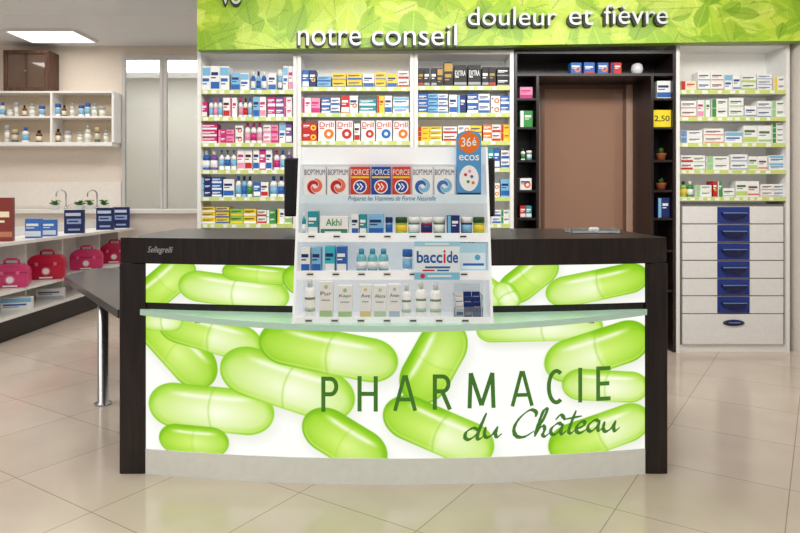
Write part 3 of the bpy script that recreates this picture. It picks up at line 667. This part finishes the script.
# row 2
z2,y2=DFz[2]; y2+=.012
fill('goods on the second display tier',y2,z2,[(301,306,1,24,1,'b','tw'),(307,318,1,25,1,'c','tw'),(368,384,1,22,1,'c','sb'),(385,393,1,19,1,'j','sb')],'supplement_box',.06)
G2='chewing gum jars on the second display tier'
m=MB(); w=.12; m.box(-w/2,w/2,0,.05,0,.085,pm(W_),.0015); m.rect(-w/2+.003,w/2-.003,.004,.03,-.0006,pm((60,130,100))); put_text(m,'Akhí',-.035,.035,.044,.074,-.0009,pm(GRN),.012); m.rect(-.04,.03,.012,.02,-.0009,pm(W_))
o=top('supplement_box',m,'wide white and green supplement carton','carton'); o.location=(PX(334,y2),y2,z2+.0005)
fill('goods on the second display tier',y2,z2,[(351,367,2,22,1,'c','wb,tw')],'supplement_box',.06)
fill(G2,y2,z2,[(395,446,4,19,1,'j','gy,tw,rb,gw'),(447,460,1,21,1,'c','bs'),(461,486,2,19,1,'j','bs,gy')],'supplement_box',.05)
# row 3
z3,y3=DFz[1]; y3+=.012
fill('goods on the third display tier',y3,z3,[(300,310,1,26,1,'c','wb'),(311,321,1,26,1,'c','sb'),(324,335,1,27,1,'c','tq'),(336,347,1,27,1,'c','bw'),(402,413,1,24,1,'j','ws')],'hygiene_carton',.06)
TQ=mat('turquoise_bottle',(130,205,215),.15,trans=.2,noise=0); TQC=mat('turquoise_cap',(70,160,185),.3)
for px in (361.5,372.5,383.5):
    t=thing('sanitizer_bottle','small turquoise gel bottle with flip cap','bottle',(PX(px,y3+.02),y3+.02,z3+.0005),'gel bottles on the third display tier')
    m=MB(); m.lathe([(.018,0),(.0215,.004),(.0215,.065),(.017,.078),(.01,.083)],TQ,n=20); m.lathe([(.0218,.02),(.0218,.05)],pm(W_),n=20); part(t,'bottle_body',m,world=False)
    m=MB(); m.lathe([(.012,.083),(.012,.1),(.009,.104)],TQC,n=16); part(t,'cap',m,world=False)
CY=pm((180,222,240))
for p0,p1 in ((425,450),(451,487)):
    m=MB(); w=(p1-p0)*(y3+.02)/F-.004; h=.150; m.box(-w/2,w/2,0,.055,0,h,CY,.0015); m.rect(-w/2+.003,w/2-.003,.015,.085,-.0006,pm((228,242,248)))
    if p0==425: put_text(m,'baccide',-w/2+.006,w/2-.006,h-.018,h-.004,-.0009,pm((30,80,160)),.005)
    else: put_text(m,'baccide',-w/2+.01,w/2-.05,h-.022,h-.005,-.0009,pm((30,80,160)),.005)
    m.rect(-w/2+.05,w/2-.01,.03,.04,-.0009,pm(BLU)); m.disc(w/4,.065,.012,-.0009,pm((90,170,220)))
    o=top('hygiene_carton',m,'pale blue and white hygiene carton','carton'); o.location=(PX((p0+p1)/2,y3+.02),y3+.03,z3+.0005)
m=MB(); cw=.19; chh=.16; m.box(-cw/2,cw/2,0,.003,0,chh,pm((238,248,252)),.0008); m.rect(-cw/2,cw/2,0,.03,-.0006,pm((130,200,230))); m.rect(-cw/2,cw/2,chh-.02,chh,-.0006,pm((160,215,238)))
put_text(m,'bacc',-.085,.022,.07,.12,-.001,pm((30,90,170)),.02); put_text(m,'i',.027,.036,.07,.124,-.001,pm((214,36,60)),.02); put_text(m,'de',.041,.088,.07,.12,-.001,pm((30,90,170)),.02)
m.rect(-.05,.055,.048,.056,-.001,pm(BLU)); m.rect(-.06,-.01,.036,.042,-.001,pm(RED)); m.rect(0,.05,.036,.042,-.001,pm(BLU)); m.disc(-.06,.015,.010,-.001,pm((214,36,60))); m.rect(-.04,.06,.011,.019,-.001,pm(W_)); m.rect(-.05,.05,chh-.014,chh-.008,-.001,pm(W_))
m.box(-.01,.01,.003,.012,.0,.02,DW)
o=top('promotional_card',m,'white and blue promotional card clipped to display shelf','sign'); o.location=(PX(437,2.72),2.718,z3-.022)
# row 4
z4,y4=DFz[0]; y4+=.014
TUBW=mat('white_plastic',(248,248,246),.3,emit=.05)
def pump(px,h,r,capc,name='lotion_bottle',lab='white lotion bottle with label'):
    t=thing(name,lab,'bottle',(PX(px,y4+r),y4+r,z4+.0005),'lotion bottles on the bottom display tier')
    m=MB(); m.lathe([(r*.9,0),(r,.004),(r,h*.7),(r*.8,h*.78),(r*.4,h*.8)],TUBW,n=22); m.lathe([(r*1.01,h*.2),(r*1.01,h*.3)],pm((180,206,180)),n=22); m.lathe([(r*1.01,h*.5),(r*1.01,h*.56)],pm((120,150,120)),n=22); part(t,'bottle_body',m,world=False)
    m=MB(); m.lathe([(r*.45,h*.8),(r*.5,h*.97),(r*.4,h)],capc,n=16); part(t,'cap',m,world=False)
def tall(px,w,h,acc,title,lab):
    m=MB(); m.box(-w/2,w/2,0,.035,0,h,pm(W_),.0015); put_text(m,title,-w/2+.006,w/2-.006,h*.64,h*.74,-.0008,pm((90,110,100)),.005); m.rect(-w/2+.003,w/2-.003,h*.06,h*.24,-.0006,pm(acc)); m.rect(-w/2+.01,w/2-.012,h*.5,h*.53,-.0008,pm(GRY)); m.disc(0,h*.86,w*.14,-.0008,pm(acc))
    o=top('cosmetic_carton',m,lab,'carton',(0,0,0),'cosmetic cartons on the bottom display tier'); o.location=(PX(px,y4),y4,z4+.0005)
GC=mat('grey_cap',(215,220,218),.3)
pump(310,.165,.022,GC); tall(326,.058,.158,(176,206,150),'Pur','white cosmetic carton with sage band')
tall(345,.060,.142,(170,206,150),'Kapi','white cosmetic carton with sage band'); tall(365.5,.049,.145,(220,206,150),'Ave','white cosmetic carton with gold band'); tall(380,.055,.143,(186,212,180),'Alora','white cosmetic carton with pale green band')
tall(394.5,.050,.147,(180,200,214),'Aven','white cosmetic carton with blue grey band'); pump(406.5,.145,.019,GC); pump(421,.155,.022,GC); pump(435.5,.150,.023,GC)
t=thing('sample_basket','small clear basket of navy and silver sachets','basket',(PX(468,y4+.03),y4+.004,z4+.0005))
CL=mat('clear_acrylic',(240,248,250),.08,trans=.92,noise=0)
m=MB(); m.box(-.06,.06,0,.003,0,.05,CL); m.box(-.06,-.057,.003,.08,0,.1,CL); m.box(.057,.06,.003,.08,0,.1,CL); m.box(-.057,.057,.077,.08,0,.14,CL); m.box(-.057,.057,.003,.077,0,.003,CL); part(t,'basket_body',m,world=False)
for k in range(12):
    m=MB(); w,h=.034,.045; m.box(-w/2,w/2,0,.004,0,h,pm(NAVY if k%3 else W_),.001); m.rect(-w/2+.004,w/2-.004,h*.3,h*.6,-.0005,pm(GRY if k%2 else BLU))
    o=top('sachet',m,'small navy and silver sachet in the clear basket','sachet',(0,0,0),'sachets in the basket')
    o.location=(PX(468,y4+.03)+(-.036,0,.036)[k%3],y4+.012+.015*(k//3),z4+.004+.02*(k//3)); o.rotation_euler=(0,0,random.uniform(-.05,.05))

# ---------------------------------------------------------------- COUNTERTOP ITEMS
def monitor(px0,px1,lab):
    y=3.5; x0,x1=PX(px0,y),PX(px1,y); cx=(x0+x1)/2
    t=thing('computer_monitor',lab,'monitor',(cx,y,1.1055))
    m=MB(); m.box(x0,x1,y,y+.035,1.19,PZ(158,y),BLACK,.008); m.box(x0+.06,x1-.06,y-.02,y,1.24,PZ(166,y),BLACK,.006); part(t,'screen_housing',m)
    m=MB(); m.box(cx-.03,cx+.03,y+.036,y+.06,1.12,1.35,BLACK,.004); part(t,'stand',m)
    m=MB(); m.box(cx-.11,cx+.11,y-.06,y+.11,1.1055,1.119,BLACK,.004); part(t,'base',m)
monitor(284,372,'black computer monitor seen from behind on counter'); monitor(410,495,'black computer monitor seen from behind on counter')
ty=3.45; cx=PX(592,ty)
m=MB()
for a,b,c,d in ((-.13,.13,-.08,-.075),(-.13,.13,.075,.08),(-.13,-.125,-.075,.075),(.125,.13,-.075,.075)): m.box(cx+a,cx+b,ty+c,ty+d,1.1055,1.128,CL)
m.box(cx-.125,cx+.125,ty-.075,ty+.075,1.1055,1.109,mat('tray_glass',(170,180,185),.15,noise=0)); m.box(cx-.02,cx+.03,ty-.03,ty+.0,1.11,1.135,pm((225,225,225)),.008)
top('change_tray',m,'clear plastic change tray on dark countertop','tray',(cx,ty,1.1055))

# ---------------------------------------------------------------- LEFT ROOM
LYE=8.55
low_u=thing('low_display_shelving','long low white display shelving with black base','shelf',(-3.7,7.0,0))
for z in (.22,.45,.885):
    m=MB(); m.box(-3.98,-3.5,4.9,LYE,z-.03,z,WHITE); part(low_u,'shelf_board',m)
m=MB(); m.box(-3.98,-3.53,4.9,LYE,0,.06,BLACK); m.box(-3.98,-3.5,4.9,LYE,.0605,.1895,mat('dark_base_panel',(36,32,34),.5)); part(low_u,'base',m,'black base')
m=MB(); m.box(-4.0,-3.981,4.9,LYE,.19,.98,WHITE); part(low_u,'back_panel',m)
for y in (6.42,7.12,8.0,8.53):
    for za,zb in ((.2205,.4195),(.4505,.8545)):
        m=MB(); m.box(-3.98,-3.7,y,y+.02,za,zb,WHITE); part(low_u,'divider',m)
def bigbox(px,w,h,z,sch,lab,title=None,x=-3.62,dp=.09):
    d=-x*F/(400-px); o=place('gift_box',carton(w,h,dp,sch,title),(x,d,z+.0005),lab,'box','boxes on the low white shelving',rot=math.radians(18)); return o
zt3=.885
SCH['xn']=((20,36,92),(150,170,210),(205,216,235),'label','navy'); SCH['xr']=((130,52,44),(190,120,90),CRM,'line','rust'); SCH['xb']=((60,120,200),(230,238,248),W_,'band','blue')
bigbox(3,.15,.40,zt3,'xr','tall rust coloured box standing on low shelving')
bigbox(33,.14,.19,zt3,'xb','pale blue and white pack on low shelving'); bigbox(49,.13,.17,zt3,'xb','pale blue and white pack on low shelving')
bigbox(74,.2,.26,zt3,'xn','navy box with pale label on low shelving'); bigbox(105,.2,.27,zt3,'xn','navy box with pale label on low shelving'); bigbox(121,.2,.27,zt3,'xn','navy box with pale label on low shelving')
def case(px,w,h,col,lab,x=-3.60):
    d=-x*F/(400-px); z=.4505; P=mat('case_%d_%d_%d'%col,col,.25); P2=mat('case_trim_pale',(232,104,146),.4); PD=mat('case_dark_seam',(120,16,44),.4)
    t=thing('toy_medical_case',lab,'case',(x,d,z),'small cases on the low shelving',rot=math.radians(18))
    m=MB(); n=8; pts=[]; hb=h-.05
    for cx_,cz_,a0,rr in ((w/2-.04,.04,-90,.04),(w/2-.085,hb-.085,0,.085),(-w/2+.085,hb-.085,90,.085),(-w/2+.04,.04,180,.04)):
        for k in range(n+1):
            a=math.radians(a0+90*k/n); pts.append((cx_+rr*math.cos(a),max(0,cz_+rr*math.sin(a))))
    m.prism_y(pts,0,.13,P)
    ins=[(p[0]*.84,hb/2+(p[1]-hb/2)*.76) for p in pts]; m.prism_y(ins,-.008,-.0003,P)
    m.box(-w/2+.004,w/2-.004,-.0095,-.0083,hb*.62,hb*.645,PD); part(t,'case_body',m,world=False)
    m=MB(); m.tube([(-.06,.06,hb-.005),(-.058,.06,hb+.03),(-.04,.06,h-.008),(.04,.06,h-.008),(.058,.06,hb+.03),(.06,.06,hb-.005)],.011,P); part(t,'handle',m,world=False)
    m=MB(); m.disc(0,hb*.34,.042,-.010,P2,20); m.disc(0,hb*.34,.03,-.011,TAG,20); m.box(-.06,.06,-.0105,-.0098,hb*.05,hb*.11,TAG); part(t,'emblem',m,'round emblem and small paper label',world=False)
    for a in (-w/2+.07,w/2-.10): m=MB(); m.box(a,a+.03,-.018,-.0098,hb*.56,hb*.7,P2,.002); part(t,'latch',m,world=False)
case(10,.30,.27,(206,60,116),'pink hard toy case with carry handle'); case(46,.34,.30,(190,24,58),'red hard toy case with carry handle'); case(86,.34,.28,(212,54,112),'pink hard toy case with carry handle'); case(114,.32,.30,(196,34,80),'magenta hard toy case with carry handle')
for px,s in ((16,'ws'),(50,'gr'),(84,'wp')): bigbox(px,.26,.12,.22,s,'pale flat box on the bottom shelf')

bench=thing('wash_bench','white laboratory bench with sink along the wall','bench',(-4.9,8.9,0))
m=MB(); m.box(-6.5,-2.45,8.62,9.13,1.07,1.12,WHITE); part(bench,'worktop',m)
m=MB(); m.box(-6.45,-2.5,8.66,9.13,.0,1.07,mat('bench_front',(226,218,208),.5)); part(bench,'cabinet_body',m)
m=MB(); m.box(-6.5,PX(120,9.15),9.18,9.198,1.1205,1.5,mat('splashback',(240,234,226),.2)); part(bench,'splashback',m)
for px in (66,97):
    x=PX(px,8.95); t=thing('faucet','chrome gooseneck faucet on the bench','faucet',(x,8.95,1.1205),'bench faucets')
    m=MB(); m.lathe([(.025,0),(.025,.02),(.012,.03)],CHROME,n=16); part(t,'base',m,world=False)
    m=MB(); pts=[(0,0,.02),(0,0,.2)]+[(0,-.06+.06*math.cos(a),.2+.06*math.sin(a)) for a in [math.pi*k/8 for k in range(1,9)]]+[(0,-.12,.17)]; m.tube([(p[1]*.8,p[1]*.6,p[2]) for p in pts],.01,CHROME); part(t,'spout',m,world=False)
    m=MB(); m.tube([(.02,0,.04),(.07,0,.07)],.006,CHROME); part(t,'lever',m,world=False)
for px in (55,80,90,104):
    m=MB(); m.lathe([(.04,0),(.07,.05),(.072,.055),(.06,.05)],TW,n=20)
    for k in range(16):
        a=k*2.4; r=.04+.05*random.random(); h=.03+.06*random.random(); ca,sa=math.cos(a),math.sin(a); w=.022
        m.add([(0,0,.045),(ca*r*.6-sa*w,sa*r*.6+ca*w,.045+h),(ca*r,sa*r,.05+h*.7),(ca*r*.6+sa*w,sa*r*.6-ca*w,.045+h*.8)],[(0,1,2,3)],LEAF)
    o=top('potted_plant',m,'leafy green plant in white bowl on bench','plant',(0,0,0),'plants on the bench'); o.location=(PX(px,8.75),8.75,1.1205)
# bottle shelves
SD8=8.9
ws=thing('wall_shelf','white wall shelf unit holding apothecary bottles','shelf',(PX(56,SD8),9.0,PZ(142,SD8)))
sx0,sx1=PX(-20,SD8),PX(112,SD8); sf=[PZ(142,SD8),PZ(116,SD8),PZ(91,SD8)]
for k,z in enumerate(sf): m=MB(); m.box(sx0,sx1,SD8,9.198,z-(.05 if k==0 else .025),z,WHITE); part(ws,'shelf_board',m)
for p in (-20,50,111.5):
    m=MB(); x=PX(p,SD8); m.box(x,x+.03,SD8+.002,9.197,sf[0]+.0005,sf[2]-.0255,WHITE); part(ws,'divider',m)
m=MB(); m.box(sx0+.02,sx1,9.19,9.1985,sf[0]+.001,sf[2]-.026,mat('shelf_back_cream',(226,208,184),.6)); part(ws,'back_panel',m)
SCH['am']=((120,70,36),(240,230,206),BLK,'band','amber bottle with cream label'); SCH['cl']=((206,216,206),(240,238,228),GRY,'band','pale glass bottle with label'); SCH['dk']=((90,98,84),(214,204,186),(200,180,140),'band','dark bottle with label')
for r,z in enumerate(sf[:2]):
    for a,b in ((-8,48),(55,109)):
        x=a
        while x<b-5:
            w=random.uniform(5,8.5); h=random.uniform(10,19 if r==0 else 15)
            if x+w>b: break
            s=random.choice(['am','cl','dk','cl','ws','cl']); kd=random.choice(['bottle','jar','bottle'])
            place('apothecary_bottle',bottle(round(w*SD8/F*.9,2),round(h*SD8/F,2),s,kd),(PX(x+w/2,SD8+.08),SD8+.06,z+.0005),SCH[s][4].replace('carton','bottle')+' on wall shelf','bottle','apothecary bottles on the wall shelf')
            x+=w+random.choice([.5,1,3,6])
WB=wood('old_brown_wood',(70,42,30),(108,72,52),.5); 
cb=thing('wooden_wall_cabinet','old brown wooden glass-fronted cabinet on top of wall shelf','cabinet',(PX(26,SD8),9.0,sf[2]+.0005))
xa,xb=PX(3,SD8),PX(48,SD8); za,zb=sf[2]+.0005,PZ(50,SD8)
m=MB(); m.box(xa,xb,SD8+.03,9.197,za,zb,WB,.01); part(cb,'body',m)
m=MB()
for a,b,c,d in ((xa,xb,za,za+.05),(xa,xb,zb-.05,zb),(xa,xa+.05,za+.0505,zb-.0505),(xb-.05,xb,za+.0505,zb-.0505)): m.box(a,b,SD8+.0,SD8+.0295,c,d,WB,.006)
cm=(xa+xb)/2; m.box(cm-.012,cm+.012,SD8+.005,SD8+.0295,za+.0505,zb-.0505,WB,.003)
dr=part(cb,'door',m)
m=MB(); m.box(xa+.051,xb-.051,SD8+.02,SD8+.0295,za+.051,zb-.051,mat('aged_cabinet_glass',(104,84,72),.05,noise=.3,scale=6,coat=1.0)); part(cb,'glass_pane',m,'dark reflective glass')
m=MB(); m.lathe([(.008,0),(.013,.012),(.007,.016)],CHROME,cm,SD8+.0045,(za+zb)/2,14,'y'); part(cb,'knob',m)
LP=mat('fluorescent_diffuser',(255,250,240),.5,emit=3.0,noise=0)
lx0,lx1=-5.0,-4.15
t=thing('ceiling_light','rectangular recessed fluorescent ceiling light','lamp',((lx0+lx1)/2,8.5,3.4195))
m=MB(); m.box(lx0,lx1,8.25,8.85,3.395,3.4,LP); part(t,'diffuser',m)
m=MB(); 
for a,b,c,d in ((lx0-.03,lx1+.03,8.22,8.25),(lx0-.03,lx1+.03,8.85,8.88),(lx0-.03,lx0,8.25,8.85),(lx1,lx1+.03,8.25,8.85)): m.box(a,b,c,d,3.385,3.4195,WHITE)
m.box(lx0,lx1,8.25,8.85,3.4005,3.4195,WHITE); part(t,'frame',m)

# ---------------------------------------------------------------- LIGHTS
def area(loc,rot,sx,sy,p,col=(1,1,1)):
    l=bpy.data.lights.new('area','AREA'); l.shape='RECTANGLE'; l.size=sx; l.size_y=sy; l.energy=p; l.color=col
    o=bpy.data.objects.new('area_light',l); o.location=loc; o.rotation_euler=rot; link(o); return o
area((0.6,3.7,2.93),(math.radians(45),0,0),4.4,.5,104,(1,.975,.945))
area((0,1.6,2.94),(math.radians(10),0,0),3.5,1.2,66,(1,.965,.92))
area((-3.5,3.5,2.94),(0,0,0),1.5,3,56,(1,.965,.93))
area((-4.4,7.4,3.36),(0,0,0),2.6,.8,46,(1,.96,.91))
area((-2.4,8.0,3.36),(0,0,0),.8,1.0,18,(1,.96,.91))
area((-3.6,10.3,3.36),(0,0,0),2.5,1.0,48,(1,.97,.94))
w=bpy.data.worlds.new('World'); scn.world=w; w.use_nodes=True; bg=w.node_tree.nodes['Background']
bg.inputs[0].default_value=(1,.985,.975,1); bg.inputs[1].default_value=.46
# ---------------------------------------------------------------- CAMERA
cam=bpy.data.cameras.new('camera'); cam.sensor_width=36; cam.lens=F*36/800; cam.shift_y=-(266.5-HY)/800; cam.clip_start=.05
co=bpy.data.objects.new('camera',cam); co.location=(0,0,HC); co.rotation_euler=(math.radians(90),0,0); link(co); scn.camera=co
print('COUNTS',COUNT,len(bpy.data.objects))
